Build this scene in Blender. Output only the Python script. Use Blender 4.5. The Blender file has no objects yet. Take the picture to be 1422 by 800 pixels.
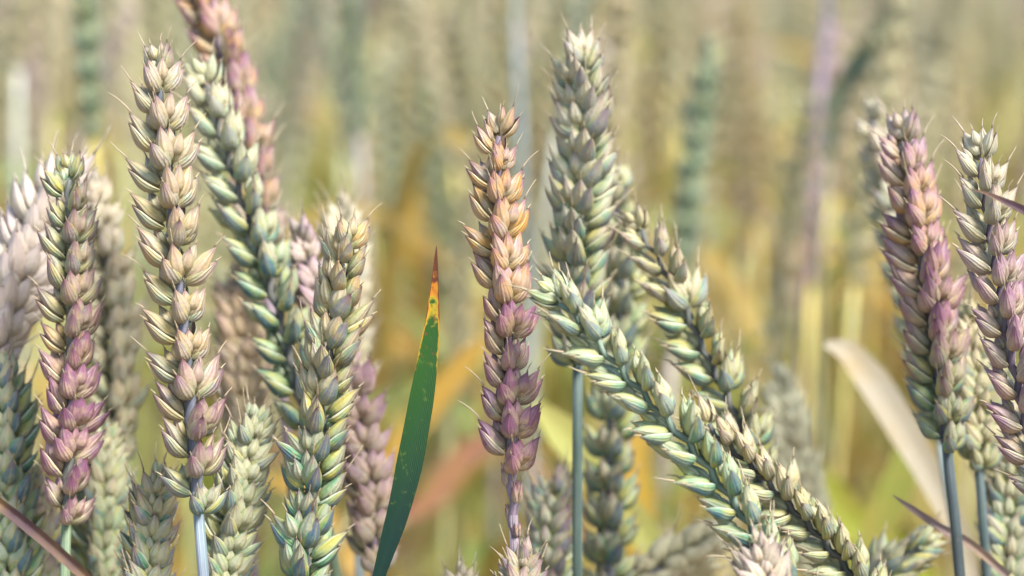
import bpy, math, random
import numpy as np
from mathutils import Vector, Matrix, Euler

# ------------------------------------------------------------------ camera, world, sun, exposure
S = bpy.context.scene
COL = S.collection
TILT = math.radians(9.0)
CAM = Vector((0, 0, 0.90)); LENS = 85.0; FOCUS = 0.45
cd = bpy.data.cameras.new('camera'); cam = bpy.data.objects.new('camera', cd); COL.objects.link(cam)
cam.location = CAM; cam.rotation_euler = (math.pi/2 - TILT, 0, 0)
cd.sensor_width = 36; cd.lens = LENS; cd.clip_start = 0.01; cd.clip_end = 500
cd.dof.use_dof = True; cd.dof.focus_distance = FOCUS; cd.dof.aperture_fstop = 8.5
S.camera = cam

SUN_EL, SUN_AZ = math.radians(52), math.radians(132)      # azimuth from +Y (north) clockwise: right, behind camera
w = bpy.data.worlds.new('World'); S.world = w; w.use_nodes = True
wn = w.node_tree.nodes; wl = w.node_tree.links
sky = wn.new('ShaderNodeTexSky'); sky.sky_type = 'NISHITA'; sky.sun_disc = False
sky.sun_elevation = SUN_EL; sky.sun_rotation = SUN_AZ; sky.dust_density = 0.8; sky.ozone_density = 1.0
wl.new(sky.outputs[0], wn['Background'].inputs[0]); wn['Background'].inputs[1].default_value = 0.13
sd = bpy.data.lights.new('sun', 'SUN'); sun = bpy.data.objects.new('sun', sd); COL.objects.link(sun)
sd.energy = 3.1; sd.angle = math.radians(18); sd.color = (1.0, 0.985, 0.965)
sdir = Vector((math.sin(SUN_AZ)*math.cos(SUN_EL), math.cos(SUN_AZ)*math.cos(SUN_EL), math.sin(SUN_EL)))
sun.rotation_euler = (-sdir).to_track_quat('-Z', 'Y').to_euler()
S.view_settings.view_transform = 'Standard'; S.view_settings.look = 'None'
S.view_settings.exposure = 1.5; S.view_settings.gamma = 1.0
S.render.engine = 'CYCLES'
S.cycles.use_denoising = True
S.cycles.use_adaptive_sampling = True; S.cycles.adaptive_threshold = 0.02
S.cycles.max_bounces = 5; S.cycles.diffuse_bounces = 2; S.cycles.transmission_bounces = 3
S.cycles.transparent_max_bounces = 4

FW = Vector((0, math.cos(TILT), -math.sin(TILT))); UP = Vector((0, math.sin(TILT), math.cos(TILT)))
def P(px, py, d):                    # photo pixel (1422x800) and depth along the view axis to a point
    k = d*36.0/LENS/1422.0
    return CAM + FW*d + Vector((1, 0, 0))*((px-711)*k) + UP*(-(py-400)*k)

rng = random.Random(11)
def U(a, b): return rng.uniform(a, b)
def J(s): return rng.gauss(0, s)
def smooth(x): x = max(0., min(1., x)); return x*x*(3-2*x)
def lerp(a, b, t): return a+(b-a)*t

# ------------------------------------------------------------------ materials
def nodes(name):
    m = bpy.data.materials.new(name); m.use_nodes = True
    nt = m.node_tree; nt.nodes.clear()
    return m, nt.nodes, nt.links
class NB:
    def __init__(s, name): s.m, s.n, s.l = nodes(name)
    def new(s, t, **kw):
        x = s.n.new(t)
        for k, v in kw.items(): setattr(x, k, v)
        return x
    def put(s, sock, v):
        if isinstance(v, bpy.types.NodeSocket): s.l.new(v, sock)
        elif isinstance(v, tuple) and len(v) == 3 and sock.type == 'RGBA': sock.default_value = (*v, 1)
        else: sock.default_value = v
    def math(s, op, a, b=0.0, c=0.0, clamp=False):
        x = s.new('ShaderNodeMath', operation=op, use_clamp=clamp)
        s.put(x.inputs[0], a); s.put(x.inputs[1], b); s.put(x.inputs[2], c)
        return x.outputs[0]
    def mix(s, f, a, b, mode='MIX'):
        x = s.new('ShaderNodeMix', data_type='RGBA', blend_type=mode)
        s.put(x.inputs[0], f); s.put(x.inputs[6], a); s.put(x.inputs[7], b)
        return x.outputs[2]
    def ramp(s, f, lo, hi):
        x = s.new('ShaderNodeMapRange', interpolation_type='SMOOTHSTEP'); s.put(x.inputs[0], f)
        x.inputs[1].default_value = lo; x.inputs[2].default_value = hi
        return x.outputs[0]
    def noise(s, vec, w, scale, detail=2.0):
        x = s.new('ShaderNodeTexNoise', noise_dimensions='4D'); s.put(x.inputs['Vector'], vec); s.put(x.inputs['W'], w)
        x.inputs['Scale'].default_value = scale; x.inputs['Detail'].default_value = detail
        return x.outputs[0]
    def finish(s, col, rough, trans, bump=None, bstr=0.3, bdist=0.0003, sheen=0.0, tcol=None, spec=0.35):
        p = s.new('ShaderNodeBsdfPrincipled'); s.put(p.inputs['Base Color'], col); s.put(p.inputs['Roughness'], rough)
        p.inputs['Specular IOR Level'].default_value = spec
        if sheen:
            p.inputs['Sheen Weight'].default_value = sheen; p.inputs['Sheen Roughness'].default_value = 0.4
            p.inputs['Sheen Tint'].default_value = (0.85, 0.92, 1.0, 1)
        out = s.new('ShaderNodeOutputMaterial')
        if bump is not None:
            b = s.new('ShaderNodeBump'); b.inputs['Strength'].default_value = bstr; b.inputs['Distance'].default_value = bdist
            s.put(b.inputs['Height'], bump); s.l.new(b.outputs[0], p.inputs['Normal'])
        if trans:
            t = s.new('ShaderNodeBsdfTranslucent'); s.put(t.inputs[0], tcol if tcol is not None else col)
            mx = s.new('ShaderNodeMixShader'); mx.inputs[0].default_value = trans
            s.l.new(p.outputs[0], mx.inputs[1]); s.l.new(t.outputs[0], mx.inputs[2]); s.l.new(mx.outputs[0], out.inputs[0])
        else: s.l.new(p.outputs[0], out.inputs[0])
        return s.m

def husk_material(name, per_object=True):
    b = NB(name)
    pc = b.new('ShaderNodeAttribute', attribute_name='piece')
    sp = b.new('ShaderNodeSeparateColor'); b.l.new(pc.outputs['Color'], sp.inputs[0])
    rnd, kind, v = sp.outputs; u = pc.outputs['Alpha']
    oi = b.new('ShaderNodeObjectInfo')
    if per_object: tc, ta = oi.outputs['Color'], oi.outputs['Alpha']
    else:
        at = b.new('ShaderNodeAttribute', attribute_name='tint'); tc, ta = at.outputs['Color'], at.outputs['Alpha']
    ts = b.new('ShaderNodeSeparateColor'); b.l.new(tc, ts.inputs[0]); pu, gr, og = ts.outputs
    co = b.new('ShaderNodeTexCoord').outputs['Object']
    w1 = b.math('MULTIPLY_ADD', oi.outputs['Random'], 37.0, b.math('MULTIPLY', rnd, 11.0))
    n1 = b.noise(co, w1, 260.0, 3.0); n2 = b.noise(co, b.math('ADD', w1, 5.0), 480.0, 2.0)
    n3 = b.noise(co, b.math('ADD', w1, 9.0), 1500.0, 2.0)
    edge = b.ramp(b.math('ABSOLUTE', b.math('SUBTRACT', u, 0.5)), 0.22, 0.5)      # 0 keel .. 1 margin
    cream = b.mix(rnd, (0.76, 0.56, 0.365), (0.68, 0.605, 0.37))
    # green flush: bottom two thirds of lemmas and stripes beside the keel
    gl = b.math('SUBTRACT', 1.0, kind)
    gf = b.math('MULTIPLY', gr, b.math('MULTIPLY_ADD', b.ramp(n1, 0.35, 0.65), 0.45, 0.45), clamp=True)
    c = b.mix(gf, cream, (0.29, 0.44, 0.285))
    gg = b.math('MULTIPLY', b.math('MULTIPLY', gr, gl), b.math('MULTIPLY_ADD', b.ramp(n2, 0.3, 0.62), 0.5, 0.55), clamp=True)
    c = b.mix(gg, c, (0.065, 0.19, 0.215))
    pf = b.math('MULTIPLY', b.math('MULTIPLY', pu, b.math('MULTIPLY_ADD', rnd, 0.35, 0.82)), b.math('MULTIPLY_ADD', b.ramp(b.math('ADD', b.math('MULTIPLY', n2, 0.6), b.math('MULTIPLY', v, 0.4)), 0.28, 0.68), 0.75, 0.3), clamp=True)
    c = b.mix(pf, c, (0.31, 0.155, 0.225))
    of = b.math('MULTIPLY', og, b.ramp(b.math('ADD', n1, b.math('MULTIPLY_ADD', b.math('SUBTRACT', rnd, 0.5), 0.10, b.math('MULTIPLY', edge, 0.14))), 0.34, 0.74), clamp=True)
    c = b.mix(of, c, b.mix(n2, (0.58, 0.27, 0.09), (0.72, 0.47, 0.20)))
    # veins along the husk
    st = b.math('SINE', b.math('MULTIPLY_ADD', u, 58.0, b.math('MULTIPLY', n1, 7.0)))
    vs = b.ramp(st, 0.1, 1.0)
    c = b.mix(b.math('MULTIPLY', b.math('MULTIPLY', vs, n2), 0.2), c, b.mix(0.5, c, (0.13, 0.13, 0.07)))
    ua = b.math('ABSOLUTE', b.math('SUBTRACT', u, 0.5))
    # green band inside the margin, thin papery margin, green yellow keel, purple beak
    band = b.math('MULTIPLY', b.ramp(ua, 0.16, 0.30), b.math('MULTIPLY_ADD', n2, 0.8, 0.25))
    c = b.mix(b.math('MULTIPLY', band, b.math('MULTIPLY_ADD', gr, 0.85, 0.15), clamp=True), c, b.mix(b.ramp(n1, 0.35, 0.65), (0.14, 0.33, 0.17), (0.60, 0.53, 0.15)))
    c = b.mix(b.math('MULTIPLY', b.ramp(ua, 0.40, 0.49), 0.75), c, b.mix(b.ramp(gr, 0.5, 1.1), (0.84, 0.77, 0.48), (0.78, 0.82, 0.66)))
    keel = b.math('SUBTRACT', 1.0, b.ramp(ua, 0.0, 0.045))
    c = b.mix(b.math('MULTIPLY', keel, 0.5), c, b.mix(pu, (0.50, 0.47, 0.14), (0.30, 0.13, 0.19)))
    tip = b.math('MULTIPLY', b.ramp(b.math('MULTIPLY_ADD', n2, 0.5, v), 0.92, 1.22), b.math('MULTIPLY_ADD', pu, 0.8, 0.25), clamp=True)
    c = b.mix(b.math('MULTIPLY', tip, 0.8), c, (0.25, 0.12, 0.165))
    c = b.mix(b.math('MULTIPLY', b.math('MULTIPLY', b.ramp(v, 0.86, 0.97), b.ramp(rnd, 0.55, 0.7)), 0.8), c, (0.13, 0.06, 0.06))
    awn = b.math('GREATER_THAN', v, 1.02)
    c = b.mix(awn, c, (0.62, 0.50, 0.34))
    c = b.mix(b.math('MULTIPLY', ta, 0.72), c, b.mix(pu, (0.80, 0.74, 0.50), (0.80, 0.68, 0.74)))       # bleached
    c = b.mix(0.30, c, b.mix(1.0, c, b.mix(n3, (0.62, 0.62, 0.62), (1.3, 1.3, 1.3)), 'MULTIPLY'))
    hs_ = b.new('ShaderNodeHueSaturation'); b.l.new(c, hs_.inputs['Color']); hs_.inputs['Saturation'].default_value = 1.17; hs_.inputs['Value'].default_value = 0.80; c = hs_.outputs[0]
    bump = b.math('ADD', b.math('MULTIPLY', st, 0.5), n3)
    return b.finish(c, 0.48, 0.15, bump, 0.45, 0.00028, sheen=0.0, spec=0.45)
HUSK = husk_material('husk'); HUSK_FIELD = husk_material('field_husk', False)

def blade_material(name, per_object=True, rough=0.5, trans=0.38):
    b = NB(name)
    uv = b.new('ShaderNodeUVMap'); sx = b.new('ShaderNodeSeparateXYZ'); b.l.new(uv.outputs[0], sx.inputs[0])
    u, v = sx.outputs[0], sx.outputs[1]
    oi = b.new('ShaderNodeObjectInfo')
    if per_object: tc = oi.outputs['Color']
    else: tc = b.new('ShaderNodeAttribute', attribute_name='tint').outputs['Color']
    co = b.new('ShaderNodeTexCoord').outputs['Object']
    w1 = b.math('MULTIPLY', oi.outputs['Random'], 53.0)
    n1 = b.noise(co, w1, 70.0, 3.0); n2 = b.noise(co, w1, 420.0, 3.0)
    st = b.math('SINE', b.math('MULTIPLY', u, 75.0))
    c = b.mix(b.math('MULTIPLY', b.ramp(n1, 0.4, 0.75), 0.45), tc, (0.50, 0.30, 0.07))
    c = b.mix(b.math('MULTIPLY', b.ramp(st, 0.2, 1.0), 0.25), c, b.mix(1.0, c, (0.62, 0.66, 0.6), 'MULTIPLY'))
    c = b.mix(b.math('MULTIPLY', b.ramp(n2, 0.60, 0.78), 0.4), c, (0.27, 0.15, 0.06))
    return b.finish(c, rough, trans, st, 0.3, 0.0002)
BLADE = blade_material('blade'); BLADE_FIELD = blade_material('field_blade', False)

def stem_material(name, per_object=True):
    b = NB(name)
    oi = b.new('ShaderNodeObjectInfo')
    tc = oi.outputs['Color'] if per_object else b.new('ShaderNodeAttribute', attribute_name='tint').outputs['Color']
    co = b.new('ShaderNodeTexCoord').outputs['Object']
    uv = b.new('ShaderNodeUVMap'); sx = b.new('ShaderNodeSeparateXYZ'); b.l.new(uv.outputs[0], sx.inputs[0])
    n1 = b.noise(co, b.math('MULTIPLY', oi.outputs['Random'], 41.0), 130.0, 4.0)
    n2 = b.noise(co, 2.0, 900.0, 2.0)
    mp = b.new('ShaderNodeMapping'); b.l.new(uv.outputs[0], mp.inputs[0]); mp.inputs['Scale'].default_value = (9.0, 30.0, 1.0)
    n4 = b.noise(mp.outputs[0], b.math('MULTIPLY', oi.outputs['Random'], 17.0), 1.0, 4.0)
    tc = b.mix(b.ramp(n4, 0.3, 0.7), b.mix(1.0, tc, (0.6, 0.72, 0.55), 'MULTIPLY'), b.mix(1.0, tc, (1.45, 1.35, 1.2), 'MULTIPLY'))
    st = b.math('SINE', b.math('MULTIPLY', sx.outputs[0], 88.0))
    c = b.mix(b.math('MULTIPLY', b.ramp(n1, 0.42, 0.72), 0.4), tc, b.mix(1.0, tc, (1.7, 1.6, 1.5), 'MULTIPLY'))
    c = b.mix(b.math('MULTIPLY', b.ramp(st, 0.0, 1.0), 0.22), c, b.mix(1.0, c, (0.6, 0.65, 0.62), 'MULTIPLY'))
    c = b.mix(b.math('MULTIPLY', b.ramp(n2, 0.62, 0.8), 0.35), c, (0.25, 0.17, 0.16))
    return b.finish(c, 0.5, 0.0, st, 0.25, 0.00015, sheen=0.2)
STEM = stem_material('stem'); STEM_FIELD = stem_material('field_stem', False)

def green_leaf_material():
    b = NB('green_leaf')
    uv = b.new('ShaderNodeUVMap'); sx = b.new('ShaderNodeSeparateXYZ'); b.l.new(uv.outputs[0], sx.inputs[0])
    u, v = sx.outputs[0], sx.outputs[1]
    co = b.new('ShaderNodeTexCoord').outputs['Object']
    n1 = b.noise(co, 1.0, 150.0, 3.0); n2 = b.noise(co, 4.0, 700.0, 3.0); n3 = b.noise(co, 7.0, 950.0, 2.0)
    st = b.math('SINE', b.math('MULTIPLY', u, 90.0))
    c = b.mix(b.ramp(v, 0.2, 0.75), (0.007, 0.030, 0.020), (0.024, 0.090, 0.010))
    c = b.mix(b.math('MULTIPLY', b.ramp(st, 0.2, 1.0), 0.3), c, (0.008, 0.045, 0.02))
    c = b.mix(b.math('MULTIPLY', b.ramp(n2, 0.60, 0.74), 0.5), c, (0.15, 0.20, 0.02))
    ed = b.math('ABSOLUTE', b.math('SUBTRACT', u, 0.5))
    yl = b.math('ADD', v, b.math('ADD', b.math('MULTIPLY', b.math('SUBTRACT', b.math('MULTIPLY_ADD', n2, 0.5, b.math('MULTIPLY', n1, 0.5)), 0.5), 0.42), b.math('MULTIPLY', b.ramp(ed, 0.36, 0.5), 0.10)))
    c = b.mix(b.ramp(yl, 0.79, 0.84), c, (0.46, 0.33, 0.02))
    c = b.mix(b.math('MULTIPLY', b.ramp(yl, 0.82, 0.88), 0.9), c, (0.52, 0.16, 0.012))
    c = b.mix(b.ramp(b.math('ADD', yl, b.math('MULTIPLY', n2, 0.06)), 0.91, 0.96), c, (0.11, 0.03, 0.012))
    c = b.mix(b.math('MULTIPLY', b.ramp(n3, 0.62, 0.72), b.math('MULTIPLY', b.ramp(v, 0.6, 0.85), 0.8)), c, (0.22, 0.05, 0.012))
    return b.finish(c, 0.42, 0.25, st, 0.35, 0.0002, spec=0.4)
GREEN_LEAF = green_leaf_material()

def soil_material():
    b = NB('soil')
    co = b.new('ShaderNodeTexCoord').outputs['Object']
    n1 = b.noise(co, 0.0, 9.0, 6.0); n2 = b.noise(co, 3.0, 90.0, 5.0)
    c = b.mix(b.ramp(n1, 0.35, 0.65), (0.16, 0.10, 0.055), (0.26, 0.18, 0.09))
    c = b.mix(b.ramp(n2, 0.55, 0.7), c, (0.42, 0.31, 0.14))
    return b.finish(c, 0.9, 0.0, n2, 0.8, 0.02)

# ------------------------------------------------------------------ mesh helpers
class MB:
    def __init__(s): s.v = []; s.f = []; s.pc = []; s.uv = []
    def grid(s, rows, close, piece=None, uvs=None, cap=False):
        """rows: list of rings of Vectors; close: rings wrap; piece(r,c) -> 4 floats; uvs(r,c) -> 2 floats"""
        b0 = len(s.v); nc = len(rows[0])
        for r, ring in enumerate(rows):
            for c, q in enumerate(ring):
                s.v.append(tuple(q)); s.pc.append(piece(r, c) if piece else (0, 0, 0, 0)); s.uv.append(uvs(r, c) if uvs else (0, 0))
        for r in range(len(rows)-1):
            for c in range(nc if close else nc-1):
                c2 = (c+1) % nc
                s.f.append((b0+r*nc+c, b0+r*nc+c2, b0+(r+1)*nc+c2, b0+(r+1)*nc+c))
        if cap:
            s.f.append(tuple(b0+(len(rows)-1)*nc+c for c in range(nc)))
            s.f.append(tuple(b0+c for c in reversed(range(nc))))
    def mesh(s, name, mat, tints=None):
        me = bpy.data.meshes.new(name); me.from_pydata(s.v, [], s.f)
        a = me.attributes.new('piece', 'FLOAT_COLOR', 'POINT'); a.data.foreach_set('color', np.array(s.pc, 'f').ravel())
        ul = me.uv_layers.new(name='UVMap')
        li = np.empty(len(me.loops), 'i'); me.loops.foreach_get('vertex_index', li)
        ul.data.foreach_set('uv', np.array(s.uv, 'f')[li].ravel())
        if tints is not None:
            a = me.attributes.new('tint', 'FLOAT_COLOR', 'POINT'); a.data.foreach_set('color', np.array(tints, 'f').ravel())
        me.polygons.foreach_set('use_smooth', np.ones(len(me.polygons), bool))
        me.materials.append(mat); me.update()
        return me

def frame_from(t, ref):
    t = t.normalized(); a = (ref - t*ref.dot(t))
    if a.length < 1e-5: a = t.orthogonal()
    a.normalize(); return a, t.cross(a).normalized()

def tube(mb, pts, rad, n=8, ref=Vector((0, -1, 0)), flat=1.0, cap=True, rnd=0.5, kind=0.0, vv=None):
    rows = []
    for i, p in enumerate(pts):
        t = (pts[min(i+1, len(pts)-1)] - pts[max(i-1, 0)])
        a, b = frame_from(t, ref); r = rad[i] if hasattr(rad, '__len__') else rad
        rows.append([p + a*(math.cos(k*2*math.pi/n)*r*flat) + b*(math.sin(k*2*math.pi/n)*r) for k in range(n)])
    L = len(pts)-1
    mb.grid(rows, True, piece=lambda r, c: (rnd, kind, (vv if vv is not None else r/L), c/n), uvs=lambda r, c: (c/n, r/L), cap=cap)

def pod(mb, base, axis, outw, L, W, D, rnd, kind, shell=False, awn=0.0, awn_out=0.2, na=10, nl=8, bow=0.10, skew=0.0, sub=None):
    """a husk: closed almond (lemma with its grain) or an open keeled boat (glume); outw = the way its back faces"""
    ax = axis.normalized(); a, bb = frame_from(ax, outw)      # a: outward, bb: across
    rows = []; vs = []
    for i in range(nl+1):
        v = i/nl; v2 = min(1.0, 0.03+0.97*v)
        r = (v2**0.72)*((1-v2*0.99)**1.30)/0.268
        if shell: r = (v2**0.60)*((1-v2*0.985)**1.05)/0.343
        cx = base + ax*(L*v) + a*(bow*L*(math.sin(math.pi*min(1, v*0.95))) - 0.05*L*v + 0.08*L*max(0, v-.55)**2*6) + bb*(skew*L*v*v)
        ring = []
        for k in range(na if not shell else na+1):
            th = (k/na*2*math.pi - math.pi) if not shell else math.radians(-118 + 236*k/na)
            kk = 1 + 0.24*math.exp(-(th/0.28)**2)
            rr = math.cos(th); ss = math.sin(th)
            ring.append(cx + a*(rr*kk*D/2*r) + bb*(ss*W/2*r))
        rows.append(ring); vs.append(v)
    n_ = len(rows[0])
    uu = (lambda c: c/na)
    mb.grid(rows, not shell, piece=lambda r, c: (rnd, kind, vs[r], uu(c)))
    if awn > 0:
        p0 = base + ax*(L*0.95) + a*(bow*L*0.12) + bb*(skew*L*0.92)
        d0 = (ax - a*0.05).normalized(); pts = []; rad = []
        na_ = 4
        for i in range(na_+1):
            q = i/na_
            pts.append(p0 + d0*(awn*q) + a*(awn*awn_out*q*q)); rad.append(lerp(0.00024, 0.00007, q) * (W/0.0035))
        tube(mb, pts, rad, 4, cap=True, rnd=rnd, kind=kind, vv=1.2)

MM = 0.001
def spikelet_geo(mb, M, r, lod=0, awn=1.0, sc=1.0):
    """adds one spikelet; M maps spikelet space (z along, x away from the rachis, y across the fan) to the mesh"""
    na, nl = ((12, 10), (6, 5), (4, 3))[lod]
    R3 = M.to_3x3()
    def add(base, lean_y, lean_x, outw, L, W, D, kind, **kw):
        ax = Vector((math.sin(lean_x), math.sin(lean_y), 1.0))
        pod(mb, M @ Vector(base), R3 @ ax, R3 @ Vector(outw), L*sc, W*sc, D*sc, r.random(), kind, na=na, nl=nl, **kw)
    g = lambda s: r.gauss(0, s)
    spread = 1.0 + g(0.14)
    for s in (-1, 1):
        add((0.3*MM*sc, s*0.75*MM*sc, 0), s*(0.80+g(.12))*spread, 0.02+g(.08), (0.70, s*0.70, 0), (6.9+g(.4))*MM, (3.45+g(.2))*MM, (2.7)*MM, 0.0,
            shell=True, bow=0.09, skew=-s*0.03, awn=(1.0+abs(g(.5)))*MM*(1 if lod < 2 else 0), awn_out=0.08)
        add((0.1*MM*sc, s*0.6*MM*sc, 1.0*MM*sc), s*(0.43+g(.11))*spread, 0.02+g(.08), (0.75, s*0.65, 0), (7.7+g(.5))*MM, (3.45+g(.2))*MM, (2.8+g(.2))*MM, 1.0,
            bow=0.06, awn=(awn*(2.0+abs(g(1.4))))*MM*(1 if lod < 2 else 0), awn_out=0.05+g(.10))
    if lod < 2 or r.random() < 0.5:
        s = r.choice((-1, 1))
        add((0.5*MM*sc, s*0.3*MM*sc, 2.5*MM*sc), s*0.10+g(.07), 0.10, (1, s*0.2, 0), (5.4+g(.4))*MM, (2.8+g(.2))*MM, 2.4*MM, 1.0, bow=0.06, awn=1.2*MM*awn)
        if lod == 0:
            add((-0.3*MM*sc, -s*0.3*MM*sc, 3.6*MM*sc), -s*0.16+g(.04), -0.08, (0.6, -s*0.6, 0), (4.4+g(.5))*MM, (2.5+g(.2))*MM, 1.9*MM, 1.0, bow=0.04, awn=0.8*MM*awn)

def new(name, me, parent=None):
    o = bpy.data.objects.new(name, me); COL.objects.link(o); o.parent = parent
    return o
def tag(o, label, cat, group=None, kind=None):
    o['label'] = label
    if cat: o['category'] = cat
    if group: o['group'] = group
    if kind: o['kind'] = kind
    return o

def catmull(pts, n):
    """n+1 points evenly spaced by length on a curve through pts"""
    Q = [pts[0]*2-pts[1]] + list(pts) + [pts[-1]*2-pts[-2]]
    out = []
    for i in range(1, len(Q)-2):
        p0, p1, p2, p3 = Q[i-1:i+3]
        for k in range(24):
            t = k/24
            out.append(0.5*((2*p1)+(p2-p0)*t+(2*p0-5*p1+4*p2-p3)*t*t+(3*p1-p0-3*p2+p3)*t*t*t))
    out.append(Q[-2])
    ds = [0.]
    for a, b in zip(out, out[1:]): ds.append(ds[-1]+(b-a).length)
    res = []; j = 0
    for i in range(n+1):
        s_ = ds[-1]*i/n
        while j < len(ds)-2 and ds[j+1] < s_: j += 1
        f = (s_-ds[j])/max(1e-9, ds[j+1]-ds[j]); res.append(out[j].lerp(out[j+1], min(1, f)))
    return res, ds[-1]
def bezier(a, b, c, d, n):
    return [a*(1-t)**3+b*(3*t*(1-t)**2)+c*(3*t*t*(1-t))+d*t**3 for t in (i/n for i in range(n+1))]

# shared spikelet meshes
SPIKE = []; SPIKE_AWN = []
for k in range(9):
    r = random.Random(100+k); mb = MB(); spikelet_geo(mb, Matrix.Identity(4), r, 0, awn=0.45 if k % 3 else 0.9)
    SPIKE.append(mb.mesh('spikelet', HUSK))
for k in range(4):
    r = random.Random(200+k); mb = MB(); spikelet_geo(mb, Matrix.Identity(4), r, 0, awn=1.9)
    SPIKE_AWN.append(mb.mesh('spikelet', HUSK))

def blade(mb, pts, widths, ref, fold=0.25, nu=4, twist=0.0):
    rows = []; L = len(pts)-1
    for i, p in enumerate(pts):
        t = pts[min(i+1, L)] - pts[max(i-1, 0)]
        a, b = frame_from(t, ref)                    # a: the way the face looks, b: across
        if twist:
            q = Matrix.Rotation(twist*i/L, 3, t.normalized()); a = q @ a; b = q @ b
        w_ = widths[i]
        rows.append([p + b*(w_*(c/nu-0.5)) + a*(fold*w_*(abs(c/nu-0.5)*2)**1.3*0.5) for c in range(nu+1)])
    mb.grid(rows, False, uvs=lambda r, c: (c/nu, r/L))
def interp(stops, t):
    for (a, x), (b, y) in zip(stops, stops[1:]):
        if t <= b:
            f = 0 if b == a else max(0, (t-a)/(b-a)); return tuple(lerp(i, j, f) for i, j in zip(x, y))
    return stops[-1][1]

# ------------------------------------------------------------------ the setting
me = bpy.data.meshes.new('ground')
gx = np.linspace(-60, 60, 61)
gv = [(x, y, 0.012*math.sin(x*1.7)*math.cos(y*2.1)) for y in gx for x in gx]
me.from_pydata(gv, [], [(j*61+i, j*61+i+1, (j+1)*61+i+1, (j+1)*61+i) for j in range(60) for i in range(60)])
me.materials.append(soil_material())
g = new('ground', me); g['kind'] = 'structure'; g['label'] = 'brown soil scattered with straw under the wheat field'

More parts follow.
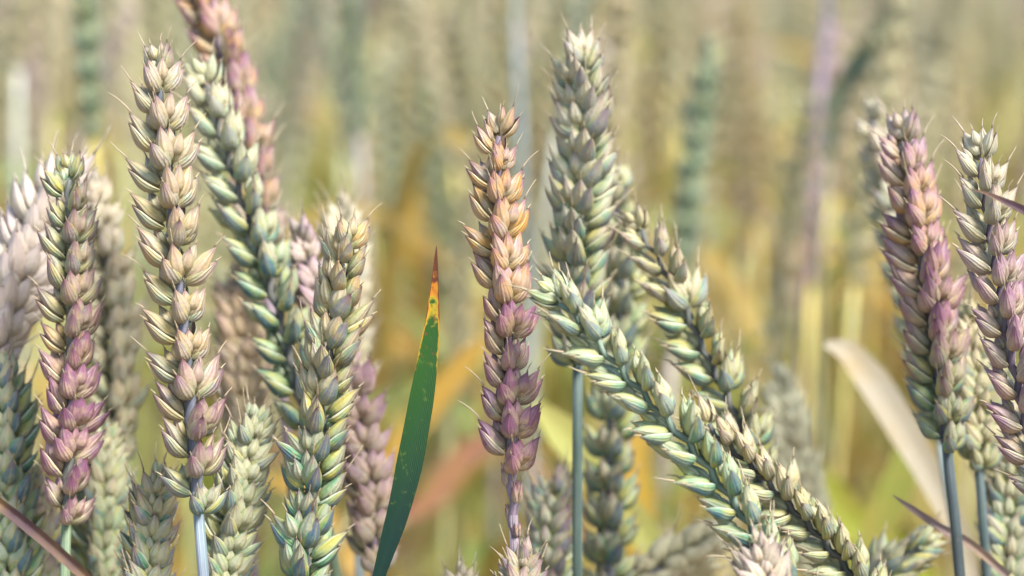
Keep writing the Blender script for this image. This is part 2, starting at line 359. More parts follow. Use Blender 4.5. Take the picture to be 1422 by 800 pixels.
# ------------------------------------------------------------------ near wheat, placed one by one
def wheat_ear(label, px, off, n, roll, tint, sc=1.0, stem=(0.22, 0.26, 0.30), root=None, rudiments=0, tip_off=0.0, internode=None,
              group=None, awns=0.3, stemw=1.15, spread=1.0, tilt=1.0, rachis=None):
    """px: photo points tip -> ear base; off: metres behind (+) the focal plane; tint: stops base->tip of (purple, green, orange, bleached)"""
    m = len(px)-1
    pts = [P(x, y, FOCUS+off*(0.82 if 0 < off < .1 else 1)+tip_off*(1-i/m)) for i, (x, y) in enumerate(px)][::-1]         # base -> tip
    n = n + max(1, round(n*0.14)); sc *= 0.96
    tv = pts[-1]-pts[-2]; pts[-1] = pts[-1] - tv.normalized()*min(3.5*MM*sc, tv.length*.5)
    axis, L = catmull(pts, n)
    base, tdir = axis[0], (axis[0]-axis[1]).normalized()
    if root is None: root = (base.x + tdir.x*0.16 + J(.01), base.y + tdir.y*0.05 + 0.02 + J(.01))
    G = Vector((root[0], root[1], -0.004))
    o = new('wheat_plant', None); o.location = G; o.empty_display_size = 0.02
    tag(o, label, 'wheat', group)
    # stem
    h = base.z
    sp = bezier(base - tdir*0.004, base + tdir*h*0.22, Vector((lerp(G.x, base.x, .15), lerp(G.y, base.y, .15), h*0.42)), G, 26)
    sp = [q-G for q in sp]
    mb = MB(); R = stemw*0.86*MM*sc
    tube(mb, sp, [R*(1+0.55*i/26) for i in range(27)], 10)
    st = new('stem', mb.mesh('stem', STEM), o); st.color = (*stem, 1)
    # nodes
    for k in (15, 21):
        q = sp[k]; d = (sp[k+1]-sp[k-1]).normalized()
        mb = MB(); tube(mb, [q-d*.003, q-d*.001, q+d*.001, q+d*.003], [R*1.5, R*1.95, R*1.95, R*1.5], 10)
        nd = new('node', mb.mesh('node', STEM), st); nd.color = (0.20, 0.13, 0.09, 1)
    # two lower leaves
    lr = random.Random(hash(label) & 0xffff if False else len(label)*7+int(px[0][0]))
    for k in (13, 18):
        q = sp[k]; an = lr.uniform(0, 6.28); hd = Vector((math.cos(an), math.sin(an)+0.35, 0))
        ln = lr.uniform(.13, .2)
        pp = bezier(q, q+Vector((0, 0, .06))+hd*.015, q+hd*ln*.5+Vector((0, 0, .07)), q+hd*ln+Vector((0, 0, lr.uniform(-.12, .0))), 10)
        mb = MB(); blade(mb, pp, [0.010*(0.55+0.6*math.sin(math.pi*min(1, .15+i/10*.85)))*max(.04, 1-(i/10)**4) for i in range(11)], Vector((0, 0, 1)))
        lf = new('leaf', mb.mesh('leaf', BLADE), o); lf.color = (*lr.choice([(0.40, 0.27, 0.05), (0.20, 0.24, 0.04), (0.46, 0.34, 0.14), (0.09, 0.17, 0.03)]), 1)
    # rachis: the ear
    C0 = (CAM-base).normalized()
    def fr(i):
        t = (axis[min(i+1, n)]-axis[max(i-1, 0)]).normalized()
        c = (C0 - t*C0.dot(t)).normalized(); s_ = t.cross(c)
        return t, c*math.cos(roll)+s_*math.sin(roll)
    mb = MB(); zz = []
    for i in range(n+1):
        t, x = fr(i); zz.append(axis[i]-G + x*((0.55 if i % 2 == 0 else -0.55)*MM*sc))
    tube(mb, zz, [1.05*MM*sc*(1-0.55*i/n) for i in range(n+1)], 8)
    ear = new('ear', mb.mesh('rachis', STEM), o); ear.color = (*rachis, 1) if rachis else (*[lerp(a, b, .6) for a, b in zip(stem, (0.09, 0.06, 0.10))], 1)
    dl = L/n
    for i in range(n+1):
        f = i/n; t, x = fr(i)
        sgn = 1 if i % 2 == 0 else -1
        out = x*sgn
        s_ = 0.97*sc*(0.84 if rng.random() < .12 else 1)*(0.80+0.20*smooth(f/.12))*(1-0.24*smooth((f-.75)/.25))*(1+J(.035))
        tl = tilt*(0.38-0.12*f) + J(.09)
        if i < rudiments: s_ *= 0.50+0.05*i; tl = 0.10
        if i == n:
            out = t.cross(x); tl = 0.02                              # the end spikelet stands across the rest
        z = (t*math.cos(tl)+out*math.sin(tl)).normalized()
        xx = (out - z*out.dot(z)).normalized(); yy = z.cross(xx)
        yaw = Matrix.Rotation(J(.20), 3, 'Z')
        A = Matrix((xx, yy, z)).transposed() @ yaw
        A = A @ Matrix.Diagonal((1.0, spread*(0.45 if i < rudiments else 1.1), 1.0))
        pos = axis[i] - G + out*(0.75*MM*sc)
        top = f > 0.80
        me = rng.choice(SPIKE_AWN) if (top or rng.random() < awns*0.6) else rng.choice(SPIKE)
        k = new('spikelet', me, ear)
        k.matrix_local = Matrix.Translation(pos) @ (A*s_).to_4x4()
        tt = interp(tint, f)
        k.color = tuple(max(0., q*(1+J(.08))+J(.02)) if q > 0.02 else max(0, q) for q in tt)
    return o

lilac = lambda a=0.1: (0.75, 0.12, 0.05, a)
BLUE_STEM = (0.17, 0.20, 0.26); PURP_STEM = (0.22, 0.16, 0.21); GREEN_STEM = (0.13, 0.17, 0.11)
R_ = math.radians
wheat_ear('tall sharp cream and pink wheat ear, purple at its foot, on blue stalk',
          [(213, 75), (232, 250), (258, 500), (276, 712)], 0.0, 20, R_(48),
          [(0, (.30, .85, 0, 0)), (.07, (.65, .55, .05, 0)), (.2, (.72, .35, .1, 0)), (.32, (.46, .40, .4, .0)), (.6, (.42, .42, .45, .05)), (.85, (.46, .38, .3, .1)), (1, (.55, .35, .2, .1))],
          sc=1.08, stem=BLUE_STEM, awns=.5)
wheat_ear('upright sharp purple wheat ear with orange tinted upper half and bare notched foot',
          [(690, 165), (692, 290), (704, 450), (710, 630), (714, 745)], 0.0, 21, R_(46),
          [(0, (.7, .1, .3, 0)), (.2, (1.05, .06, .05, 0)), (.42, (.95, .08, .15, .0)), (.55, (.85, .08, .5, 0)), (.68, (.65, .08, .9, .0)), (.8, (.6, .1, .9, .0)), (1, (.75, .1, .5, .05))],
          sc=0.98, stem=PURP_STEM, rudiments=4, awns=.4)
wheat_ear('sharp pale green wheat ear slanting down across the others with blue green husks',
          [(762, 400), (868, 520), (975, 640), (1062, 765), (1120, 900)], -0.012, 22, R_(80),
          [(0, (.1, 1.05, .2, 0)), (.5, (.06, 1.0, .12, .1)), (1, (.1, .9, .15, .2))], sc=1.04, stem=GREEN_STEM, rachis=(0.15, 0.20, 0.17), tilt=1.5, awns=.5)
wheat_ear('cream and lilac wheat ear tip rising over the foot of the slanting pale green ear',
          [(1048, 752), (1068, 840), (1085, 970)], -0.02, 13, R_(10), [(0, (.4, .3, .1, .2)), (1, (.4, .2, .15, .45))], sc=1.02, stem=GREEN_STEM)
wheat_ear('yellowish slanting wheat ear just behind the foot of the pale green slanting one',
          [(965, 575), (1040, 645), (1110, 715), (1185, 800), (1250, 900)], 0.016, 19, R_(75),
          [(0, (.1, .8, .2, 0)), (.6, (.12, .62, .38, 0)), (1, (.3, .3, .35, .25))], sc=1.0, stem=GREEN_STEM, tilt=1.6)
wheat_ear('softly blurred yellow and grey green wheat ear arching over behind the slanting ears',
          [(876, 300), (925, 380), (985, 500), (1040, 620), (1075, 740)], 0.034, 19, R_(70),
          [(0, (.2, .8, .1, 0)), (.6, (.12, .85, .45, .0)), (1, (.4, .45, .4, .15))], sc=1.02, stem=GREEN_STEM, tilt=1.6)
wheat_ear('sharp cream wheat ear with grey green husks and one long awn at its tip',
          [(484, 318), (470, 420), (444, 590), (424, 760), (418, 840)], 0.008, 22, R_(-55),
          [(0, (.25, 1.2, .05, 0)), (.3, (.3, 1.2, .2, 0)), (.7, (.3, .75, .5, 0)), (1, (.3, .6, .6, .05))], sc=1.05, stem=GREEN_STEM, awns=.4)
wheat_ear('dark purple wheat ear with green tip behind the dry purple straw',
          [(92, 225), (98, 330), (98, 520), (92, 725)], 0.012, 19, R_(50),
          [(0, (.8, .35, 0, 0)), (.12, (1.1, .05, .05, 0)), (.42, (1.0, .06, .12, 0)), (.5, (.7, .2, .5, 0)), (.62, (.65, .5, .2, 0)), (1, (.45, .8, .35, 0))],
          sc=1.0, stem=GREEN_STEM)
wheat_ear('blurred whitish lilac wheat ear leaning right into the dark purple ear',
          [(100, 232), (50, 320), (8, 430), (-40, 560)], 0.034, 14, R_(35), [(0, (.6, .1, .05, .55)), (1, (.5, .05, .05, .85))], sc=1.38, stem=PURP_STEM, tip_off=0.01)
wheat_ear('blurred pale wheat ear just behind the dark purple ear with green tip',
          [(122, 245), (150, 380), (160, 500), (165, 640)], 0.075, 18, R_(50), [(0, (.15, .5, .1, .15)), (1, (.3, .15, .1, .55))], sc=1.05, stem=GREEN_STEM)
wheat_ear('blurred red brown wheat ear reaching above the picture behind two sharp ears',
          [(235, -60), (285, 20), (325, 130), (352, 260), (370, 380)], 0.075, 18, R_(60), [(0, (.6, .4, .3, 0)), (.5, (.85, .2, .6, 0)), (1, (.85, .1, .8, 0))], sc=1.12, stem=PURP_STEM)
wheat_ear('blurred grey green and white wheat ear leaning against the red brown one',
          [(278, 95), (315, 215), (360, 350), (400, 480), (430, 610)], 0.042, 19, R_(68), [(0, (.1, 1.0, .05, 0)), (.5, (.12, .95, .08, .05)), (1, (.2, .6, .15, .35))], sc=1.12, stem=GREEN_STEM, tilt=1.6)
wheat_ear('blurred lilac pink wheat ear behind the cream ear with long awn',
          [(410, 320), (450, 440), (490, 560), (512, 680), (520, 790)], 0.05, 20, R_(25), [(0, (.45, .3, .1, .1)), (.3, (.85, .08, .08, .15)), (1, (.75, .08, .12, .4))], sc=1.08, stem=PURP_STEM)
wheat_ear('blurred cream wheat ear whose tip shows above the ear with long awn',
          [(470, 282), (480, 400), (488, 560)], 0.095, 17, R_(20), [(0, (.2, .3, .2, .3)), (1, (.2, .25, .15, .65))], sc=1.05)
wheat_ear('short cream wheat ear with greenish edges left of the blue stalk',
          [(214, 655), (208, 760), (200, 900), (196, 980)], 0.014, 17, R_(15), [(0, (.3, 1.1, .3, 0)), (1, (.35, .95, .35, .1))], sc=1.0, stem=GREEN_STEM, awns=.6)
wheat_ear('bright cream and green wheat ear right of the blue stalk',
          [(352, 575), (332, 680), (308, 800), (300, 930)], 0.018, 18, R_(35), [(0, (.15, 1.1, .25, .15)), (1, (.1, .95, .3, .4))], sc=1.05, stem=GREEN_STEM)
wheat_ear('blurred tan wheat ear deep between the pink and grey green ears',
          [(322, 380), (336, 480), (345, 640)], 0.085, 16, R_(5), [(0, (.3, .25, .3, .1)), (1, (.4, .15, .4, .1))], sc=1.08, stem=PURP_STEM)
wheat_ear('tall softly blurred grey green wheat ear on straight blue green stalk',
          [(801, 62), (814, 190), (803, 330), (802, 505)], 0.036, 21, R_(-42), [(0, (.25, 1.0, .1, 0)), (.5, (.35, .85, .25, .08)), (1, (.38, .7, .2, .22))],
          sc=1.10, stem=(0.065, 0.095, 0.09), awns=.6, spread=1.1)
wheat_ear('blurred yellow green wheat ear hidden partly by the straight blue green stalk',
          [(852, 240), (866, 390), (850, 580), (848, 720), (845, 830)], 0.075, 20, R_(-40), [(0, (.3, 1.0, .05, 0)), (.5, (.2, .95, .1, 0)), (1, (.15, .75, .35, .05))], sc=1.08)
wheat_ear('blurred lilac grey wheat ear standing low left of the blue green stalk',
          [(772, 660), (766, 760), (760, 920)], 0.06, 17, R_(-20), [(0, (.4, 1.1, .05, 0)), (1, (.5, 1.0, .1, .05))], sc=1.05)
wheat_ear('blurred bluish white wheat ear behind the yellowish slanting ear',
          [(1076, 520), (1098, 610), (1118, 700), (1135, 800)], 0.11, 18, R_(0), [(0, (.05, .6, .05, .7)), (1, (.05, .5, .05, .95))], sc=1.12)
wheat_ear('pink and purple wheat ear with orange band and green foot on dark stalk',
          [(1248, 172), (1272, 300), (1298, 470), (1316, 625)], 0.028, 19, R_(50),
          [(0, (.3, .95, .1, 0)), (.22, (.5, .75, .3, 0)), (.35, (.95, .15, .1, 0)), (.55, (1.0, .08, .3, .05)), (.75, (.8, .05, .65, .05)), (1, (.85, .05, .3, .2))], sc=1.12, stem=(0.055, 0.07, 0.08), awns=.8)
wheat_ear('blurred cream wheat ear behind the pink ear with orange band',
          [(1208, 148), (1238, 290), (1274, 450), (1304, 610)], 0.099, 19, R_(40), [(0, (.2, .7, .1, .1)), (.6, (.3, .7, .1, .1)), (1, (.35, .2, .15, .5))], sc=0.92)
wheat_ear('sharp lilac wheat ear crossed by a dry curled leaf tip',
          [(1357, 195), (1374, 320), (1398, 460), (1428, 600), (1455, 700)], 0.002, 19, R_(65),
          [(0, (.4, .6, .0, 0)), (.18, (.95, .1, .0, .05)), (.6, (.85, .12, .05, .15)), (.85, (.35, .5, .12, .2)), (1, (.5, .3, .1, .3))], sc=1.04, stem=PURP_STEM, awns=.7, tilt=1.5)
wheat_ear('blurred yellow and cream wheat ear on blue stalk between purple ears',
          [(1338, 430), (1350, 530), (1360, 650)], 0.045, 14, R_(30), [(0, (.15, .75, .2, 0)), (1, (.15, .5, .4, .2))], sc=1.0, stem=(0.055, 0.078, 0.085))
wheat_ear('blurred cream wheat ear behind the foot of the lilac ear',
          [(1392, 520), (1396, 650), (1405, 820)], 0.07, 18, R_(45), [(0, (.25, .85, .1, 0)), (1, (.15, .6, .3, .15))], sc=1.05)
wheat_ear('dull green wheat ear tip low beside the stalk under the lilac ear',
          [(1408, 640), (1400, 760), (1395, 920)], 0.05, 17, R_(0), [(0, (.3, 1.0, .1, 0)), (1, (.25, .85, .2, 0))], sc=1.05)
wheat_ear('blurred whitish wheat ear lying low under the slanting pale green ear',
          [(1010, 735), (950, 775), (880, 815), (800, 880)], 0.085, 16, R_(70), [(0, (.1, .4, .1, .7)), (1, (.1, .3, .1, .95))], sc=1.12)
wheat_ear('blurred bluish cream wheat ear lying low left of the dark stalk',
          [(1292, 745), (1240, 785), (1170, 850), (1120, 920)], 0.05, 17, R_(-70), [(0, (.15, .8, .1, 0)), (1, (.15, .75, .3, .1))], sc=1.0)
wheat_ear('dark green wheat ear standing left of the dark purple ear',
          [(2, 500), (8, 600), (14, 720), (18, 860)], 0.03, 18, R_(-35), [(0, (.2, 1.1, .0, 0)), (1, (.25, 1.0, .2, 0))], sc=1.1, stem=GREEN_STEM)
wheat_ear('dark green and purple wheat ear low behind the dry purple straw',
          [(42, 660), (50, 760), (58, 920)], 0.045, 18, R_(10), [(0, (.3, 1.1, 0, 0)), (1, (.5, .8, .1, 0))], sc=1.05, stem=GREEN_STEM)
wheat_ear('blurred green and white wheat ear between the dark purple ear and the short cream ear',
          [(142, 600), (140, 700), (135, 860)], 0.05, 18, R_(30), [(0, (.15, 1.0, .1, 0)), (1, (.15, .85, .2, .2))], sc=1.05, stem=GREEN_STEM)
wheat_ear('low purple and green wheat ear tip overlapping the bare foot of the purple ear',
          [(722, 760), (722, 860), (720, 1010)], -0.004, 15, R_(15), [(0, (.4, .7, .1, 0)), (1, (.6, .6, .15, .1))], sc=0.95, stem=GREEN_STEM)
wheat_ear('white wheat ear tip low between the green leaf and purple ear',
          [(634, 792), (640, 880), (645, 1010)], 0.03, 15, R_(15), [(0, (.3, .3, .1, .4)), (1, (.2, .1, .1, .8))], sc=0.9, stem=GREEN_STEM)

# ------------------------------------------------------------------ single leaves and dry straws near the ears
def shoot(label, px, off, widths, color, root, mat=BLADE, fold=0.25, twist=0.0, cat='leaf', tip_off=0.0, n=26, ref=None, fade=None):
    """a leafy shoot: blade along photo points (tip -> base) at a depth, then its stalk down to the ground"""
    m = len(px)-1
    pts = [P(x, y, FOCUS+off*(0.82 if 0 < off < .1 else 1)+tip_off*(1-i/m)) for i, (x, y) in enumerate(px)][::-1]
    line, L = catmull(pts, n)
    base = line[0]; td = (line[0]-line[1]).normalized()
    G = Vector((root[0], root[1], -0.004))
    o = new('wheat_shoot', None); o.location = G; o.empty_display_size = 0.02
    tag(o, label, cat)
    sp = [q-G for q in bezier(base, base+td*base.z*0.25, Vector((lerp(G.x, base.x, .2), lerp(G.y, base.y, .2), base.z*0.45)), G, 22)]
    mb = MB(); tube(mb, sp, [(0.0009+0.0009*min(1, i/8)) for i in range(23)], 8)
    st = new('stem', mb.mesh('stem', STEM), o); st.color = (0.24, 0.22, 0.12, 1)
    ws = [interp(widths, i/n)[0]*MM for i in range(n+1)]
    mb = MB(); blade(mb, [q-G for q in line], ws, ref or (CAM-base), fold=fold, nu=6, twist=twist)
    lf = new('leaf', mb.mesh('leaf', mat), o); lf.color = (*color, 1)
    return o
shoot('dark green wheat leaf with orange and red withered tip between two ears',
      [(606, 342), (603, 400), (597, 470), (580, 580), (558, 690), (532, 780), (508, 860)], 0.004,
      [(0, (1.6,)), (.12, (2.4,)), (.25, (3.9,)), (.42, (5.0,)), (.6, (4.7,)), (.75, (3.5,)), (.88, (1.7,)), (.96, (.8,)), (1, (.15,))],
      (0.03, 0.12, 0.02), (-0.05, 0.50), mat=GREEN_LEAF, fold=0.35, twist=0.25, n=36)
shoot('wide dry cream wheat leaf arching down, blurred, behind the pink ear',
      [(1146, 478), (1178, 490), (1215, 535), (1250, 590), (1288, 655), (1330, 740), (1360, 830)], 0.12,
      [(0, (3,)), (.3, (5.5,)), (.6, (7.4,)), (.8, (7.6,)), (.93, (5.5,)), (1, (1.5,))], (0.52, 0.44, 0.31), (0.17, 0.64), fold=0.2, twist=0.2)
shoot('yellow green wheat leaf blurred behind the straight blue green stalk',
      [(742, 560), (790, 610), (840, 675), (890, 735), (930, 790), (960, 850)], 0.13,
      [(0, (4,)), (.3, (7.0,)), (.6, (8.5,)), (.85, (8.0,)), (1, (3.0,))], (0.50, 0.48, 0.13), (0.06, 0.66), fold=0.15)
shoot('blurred orange wheat leaf behind the green leaf and the purple ear',
      [(672, 470), (636, 515), (596, 565), (550, 625), (500, 700)], 0.28,
      [(0, (4,)), (.3, (7.0,)), (.7, (8.0,)), (.9, (6.0,)), (1, (2.0,))], (0.50, 0.29, 0.05), (-0.08, 0.80), fold=0.15)
shoot('dry purple straw blade lying across the foot of the dark purple ear',
      [(-70, 640), (-20, 684), (40, 732), (90, 775), (150, 830)], -0.012,
      [(0, (1.9,)), (.5, (2.2,)), (1, (1.6,))], (0.085, 0.042, 0.05), (-0.06, 0.47), fold=0.8, cat='straw')
shoot('dry purple curled leaf tip pointing left across the lilac ear',
      [(1345, 263), (1366, 269), (1392, 281), (1425, 297), (1470, 325), (1500, 380)], -0.014,
      [(0, (2.2,)), (.4, (2.0,)), (.7, (1.5,)), (.9, (.7,)), (1, (.1,))], (0.11, 0.055, 0.07), (0.12, 0.47), fold=1.0, cat='straw', twist=0.8)
shoot('thin pinkish dry leaf crossing behind the dark stalk of the pink ear',
      [(1240, 688), (1275, 712), (1310, 735), (1350, 757), (1400, 800)], 0.034,
      [(0, (1.6,)), (.5, (1.8,)), (.85, (1.2,)), (1, (.2,))], (0.26, 0.18, 0.16), (0.14, 0.50), fold=0.7, cat='straw')
shoot('blurred dark green wheat leaf hanging from above in the field behind the pink ear',
      [(1268, -20), (1235, 30), (1195, 85), (1160, 140), (1150, 220)], 0.30,
      [(0, (3,)), (.4, (7.0,)), (.8, (8.0,)), (1, (2.0,))], (0.09, 0.14, 0.09), (0.22, 0.82), fold=0.2)

shoot('blurred yellow green wheat leaf low behind the wide dry cream leaf',
      [(1130, 640), (1165, 700), (1200, 740), (1250, 775), (1310, 830)], 0.22,
      [(0, (5,)), (.4, (9.5,)), (.8, (9.0,)), (1, (2.0,))], (0.34, 0.36, 0.04), (0.24, 0.76), fold=0.15)
shoot('blurred green wheat leaf rising steeply beside the wide dry cream leaf',
      [(1290, 560), (1268, 620), (1235, 700), (1205, 770), (1180, 850)], 0.19,
      [(0, (5,)), (.4, (9.0,)), (.8, (8.0,)), (1, (1.5,))], (0.27, 0.28, 0.05), (0.20, 0.72), fold=0.15)
shoot('blurred upright ochre wheat leaf between the purple ear and the dark green leaf',
      [(575, 230), (572, 290), (580, 370), (590, 450), (610, 560)], 0.5,
      [(0, (4,)), (.4, (8.0,)), (.8, (8.0,)), (1, (2.0,))], (0.60, 0.36, 0.06), (-0.06, 1.0), fold=0.2)
shoot('blurred red brown withered leaf low behind the dark green leaf',
      [(690, 600), (640, 640), (600, 690), (560, 720)], 0.32,
      [(0, (5,)), (.4, (9.0,)), (.8, (8.0,)), (1, (2.0,))], (0.36, 0.16, 0.10), (-0.02, 0.86), fold=0.2)
shoot('blurred golden wheat leaf under the slanting pale green ear',
      [(905, 560), (880, 620), (885, 700), (900, 790)], 0.24,
      [(0, (5,)), (.4, (10.0,)), (.8, (9.0,)), (1, (2.0,))], (0.58, 0.36, 0.05), (0.08, 0.78), fold=0.2)

# ------------------------------------------------------------------ the field behind
def field_plant_geo(r, lod, ear_tilt):
    """returns (stem, ear, [leaves]) MBs in plant space, root at the origin, about 0.86 tall"""
    h = 0.77; lean = r.uniform(-.02, .02), r.uniform(-.02, .02)
    top = Vector((lean[0], lean[1], h)); an = r.uniform(0, 6.28)
    hd = Vector((math.cos(an), math.sin(an), 0))*ear_tilt
    sp = bezier(Vector((0, 0, 0)), Vector((0, 0, .3)), top-(Vector((0, 0, 1))+hd).normalized()*.15, top, 14 if lod < 2 else 6)
    s = MB(); tube(s, sp, [0.0019-0.0007*i/(len(sp)-1) for i in range(len(sp))], 6 if lod < 2 else 4)
    d0 = (Vector((0, 0, 1))+hd).normalized(); L = r.uniform(.078, .098)
    d1 = (d0+hd*1.2).normalized()
    ax = bezier(top, top+d0*L*.33, top+d0*L*.66, top+d0*L*.66+d1*L*.34, 20)
    e = MB(); roll = r.uniform(0, 6.28)
    n = 20 if lod < 2 else 14
    if n != 20: ax = bezier(top, top+d0*L*.33, top+d0*L*.66, top+d0*L*.66+d1*L*.34, n)
    tube(e, ax, 0.0009, 4, kind=0.0)
    for i in range(n+1):
        f = i/n; t = (ax[min(i+1, n)]-ax[max(i-1, 0)]).normalized()
        a, b = frame_from(t, Vector((math.cos(roll), math.sin(roll), 0.01)))
        out = a*(1 if i % 2 else -1)
        if i == n: out = b
        tl = 0.36-.12*f+r.gauss(0, .07); z = t*math.cos(tl)+out*math.sin(tl); xx = (out-z*out.dot(z)).normalized()
        A = Matrix((xx, z.cross(xx), z)).transposed()
        sc = (0.82+.2*smooth(f/.12))*(1-.25*smooth((f-.75)/.25))*(0.92 if lod < 2 else 1.2)
        M = Matrix.Translation(ax[i]+out*.0007) @ A.to_4x4()
        spikelet_geo(e, M, r, lod, awn=0.6, sc=sc)
    lv = []
    for k in range(4 if lod < 2 else 2):
        q = sp[int((0.48+0.12*k if lod < 2 else .5+.3*k)*(len(sp)-1))]; an2 = r.uniform(0, 6.28); hv = Vector((math.cos(an2), math.sin(an2), 0))
        ln = r.uniform(.10, .20); up = r.uniform(.06, .14); dr = r.uniform(-.02, .16)
        nn = 9 if lod < 2 else 4
        pp = bezier(q, q+Vector((0, 0, up))+hv*.02, q+hv*ln*.4+Vector((0, 0, up*1.1)), q+hv*ln*.75+Vector((0, 0, dr)), nn)
        m = MB(); wv = r.uniform(.006, .011)
        blade(m, pp, [wv*(0.5+0.6*math.sin(math.pi*min(1, .15+i/nn*.85)))*max(.05, 1-(i/nn)**4) for i in range(nn+1)], Vector((0, 0, 1)), nu=2, twist=r.uniform(-1.2, 1.2))
        lv.append(m)
    return s, e, lv

LEAFC = [(0.50, 0.29, 0.05), (0.46, 0.32, 0.08), (0.42, 0.28, 0.07), (0.42, 0.38, 0.09), (0.30, 0.34, 0.06), (0.18, 0.25, 0.06), (0.48, 0.40, 0.20), (0.30, 0.15, 0.07), (0.36, 0.38, 0.10), (0.24, 0.30, 0.08)]
STEMC = [(0.54, 0.46, 0.18), (0.42, 0.42, 0.20), (0.36, 0.39, 0.38), (0.44, 0.35, 0.36), (0.58, 0.45, 0.14), (0.42, 0.45, 0.18)]
KINDS = [  # label, tints (purple, green, orange, bleached)
    ('blurred pale olive wheat ear on thin stalk in the dense field behind', lambda r: (r.uniform(.0, .12), r.uniform(.4, .62), r.uniform(.35, .65), r.uniform(.25, .45))),
    ('blurred cream and straw coloured wheat ear in the dense field behind', lambda r: (r.uniform(.0, .15), r.uniform(.1, .3), r.uniform(.4, .7), r.uniform(.45, .8))),
    ('blurred pinkish wheat ear in the dense field behind', lambda r: (r.uniform(.6, .9), r.uniform(.05, .2), r.uniform(.1, .3), r.uniform(.2, .5))),
    ('blurred grey green wheat ear in the dense field behind', lambda r: (r.uniform(.05, .2), r.uniform(1.0, 1.2), r.uniform(.0, .15), r.uniform(.05, .2))),
    ('blurred golden yellow wheat ear in the dense field behind', lambda r: (r.uniform(.0, .1), r.uniform(.25, .5), r.uniform(.9, 1.2), r.uniform(.1, .25))),
    ('blurred yellow green wheat ear in the dense field behind', lambda r: (0.0, r.uniform(.6, .8), r.uniform(.6, .9), r.uniform(.15, .35)))]
KW = (.26, .30, .07, .10, .11, .16)
protos = []
for k in range(8):
    r = random.Random(500+k)
    s, e, lv = field_plant_geo(r, 1, r.choice((.03, .06, .1, .22)))
    protos.append((s.mesh('stem', STEM), e.mesh('ear', HUSK), [m.mesh('leaf', BLADE) for m in lv]))
fr_ = random.Random(77)
spots = []
HALF = 36/LENS/2
tries = 0
while len(spots) < 255 and tries < 20000:
    tries += 1
    y = 0.74 + 1.05*fr_.random()**0.9
    x = fr_.uniform(-1, 1)*(y*HALF*1.12+0.02)
    if any((x-a)**2+(y-b)**2 < 0.035**2 for a, b in spots): continue
    spots.append((x, y))
def field_plant(x, y, r, hs=None, kind=None, stemc=None):
    s, e, lv = r.choice(protos)
    o = new('wheat_plant', None); o.empty_display_size = 0.02
    o.location = (x, y, -0.004); o.rotation_euler = (0, 0, r.uniform(0, 6.28))
    h = hs or r.gauss(1.0, .045); o.scale = (1, 1, h)
    kd = kind if kind is not None else r.choices(range(6), KW)[0]
    lab, tf = KINDS[kd]
    tag(o, lab, 'wheat', 'wheat plants in the blurred field behind')
    q = new('stem', s, o); q.color = (*(stemc or r.choice(STEMC)), 1)
    q = new('ear', e, o); q.color = tf(r)
    for m in lv:
        q = new('leaf', m, o); q.color = (*r.choice(LEAFC), 1)
    return o
for x, y in spots: field_plant(x, y, fr_)
for px, d, hs, colr, lab in ((1145, .82, 1.20, (.34, .28, .40), 'tall blurred lilac wheat stalk left of the cream ear, its ear above the picture'),
                             (748, .80, 1.20, (.28, .33, .40), 'tall blurred blue grey wheat stalk between the purple and grey green ears'),
                             (44, .86, 1.10, (.55, .55, .52), 'blurred whitish wheat stalk behind the whitish lilac ear')):
    q = P(px, 200, d)
    o = field_plant(q.x, q.y, fr_, hs=hs, stemc=colr); o['label'] = lab; o.scale = (1.0, 1.0, hs)
    for c in [c for c in o.children if c.name.startswith('leaf')]: bpy.data.objects.remove(c)

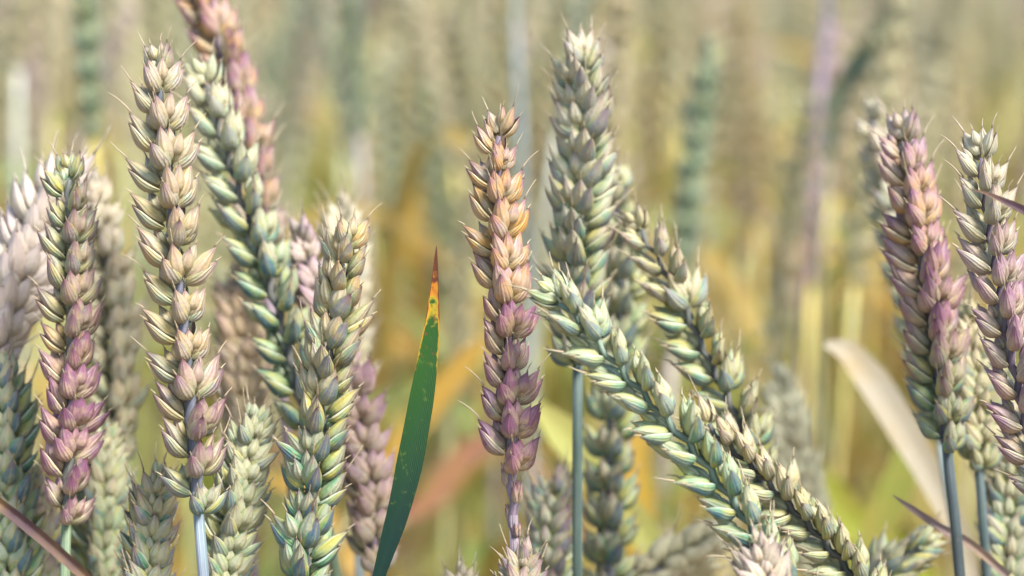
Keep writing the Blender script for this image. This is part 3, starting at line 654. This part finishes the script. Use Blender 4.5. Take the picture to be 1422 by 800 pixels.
# the rest of the field: far too many to count, one mass
def field_mass():
    r = random.Random(909)
    lows = []
    for k in range(6):
        s, e, lv = field_plant_geo(random.Random(700+k), 2, (.04, .08, .12, .2)[k % 4])
        lows.append((s, e, lv))
    def arrays(mb): return (np.array(mb.v, 'f'), mb.f, np.array(mb.pc, 'f'), np.array(mb.uv, 'f'))
    L = [(arrays(s), arrays(e), [arrays(m) for m in lv]) for s, e, lv in lows]
    V, F, PC, UV, T, MI = [], [], [], [], [], []; off = 0
    pts = []
    def scatter(x0, x1, y0, y1, n):
        for _ in range(n):
            x, y = r.uniform(x0, x1), r.uniform(y0, y1)
            if y < 1.8 and abs(x) < (y*HALF*1.12+0.03): continue
            pts.append((x, y))
    scatter(-1.0, 1.0, 0.52, 1.67, 420); scatter(-1.6, 1.6, 1.67, 3.2, 700); scatter(-3, 3, 3.2, 6.5, 800); scatter(-2.4, -1.0, .5, 1.67, 160); scatter(1.0, 2.4, .5, 1.67, 160)
    for x, y in pts:
        s, e, lv = r.choice(L); a = r.uniform(0, 6.28); ca, sa = math.cos(a), math.sin(a); h = r.gauss(1.0, .045)
        tint = KINDS[r.choices(range(6), KW)[0]][1](r)
        for (vv, ff, pc, uv), tt, mi in [(s, (*r.choice(STEMC), 1), 1), (e, tint, 0)] + [(m, (*r.choice(LEAFC), 1), 2) for m in lv]:
            nv = np.empty_like(vv); nv[:, 0] = vv[:, 0]*ca-vv[:, 1]*sa+x; nv[:, 1] = vv[:, 0]*sa+vv[:, 1]*ca+y; nv[:, 2] = vv[:, 2]*h-.004
            V.append(nv); PC.append(pc); UV.append(uv); T.append(np.tile(np.array(tt, 'f'), (len(vv), 1)))
            F.extend([tuple(i+off for i in f) for f in ff]); MI.extend([mi]*len(ff)); off += len(vv)
    me = bpy.data.meshes.new('wheat_field'); V = np.concatenate(V); me.from_pydata(V.tolist(), [], F)
    a = me.attributes.new('piece', 'FLOAT_COLOR', 'POINT'); a.data.foreach_set('color', np.concatenate(PC).ravel())
    a = me.attributes.new('tint', 'FLOAT_COLOR', 'POINT'); a.data.foreach_set('color', np.concatenate(T).ravel())
    ul = me.uv_layers.new(name='UVMap'); li = np.empty(len(me.loops), 'i'); me.loops.foreach_get('vertex_index', li)
    ul.data.foreach_set('uv', np.concatenate(UV)[li].ravel())
    for m in (HUSK_FIELD, STEM_FIELD, BLADE_FIELD): me.materials.append(m)
    me.polygons.foreach_set('material_index', np.array(MI, 'i')); me.polygons.foreach_set('use_smooth', np.ones(len(MI), bool)); me.update()
    o = new('wheat_field', me); tag(o, 'mass of distant ripening wheat filling the field behind', 'wheat field', kind='stuff')
    print('field tris', sum(len(f)-2 for f in F))
field_mass()
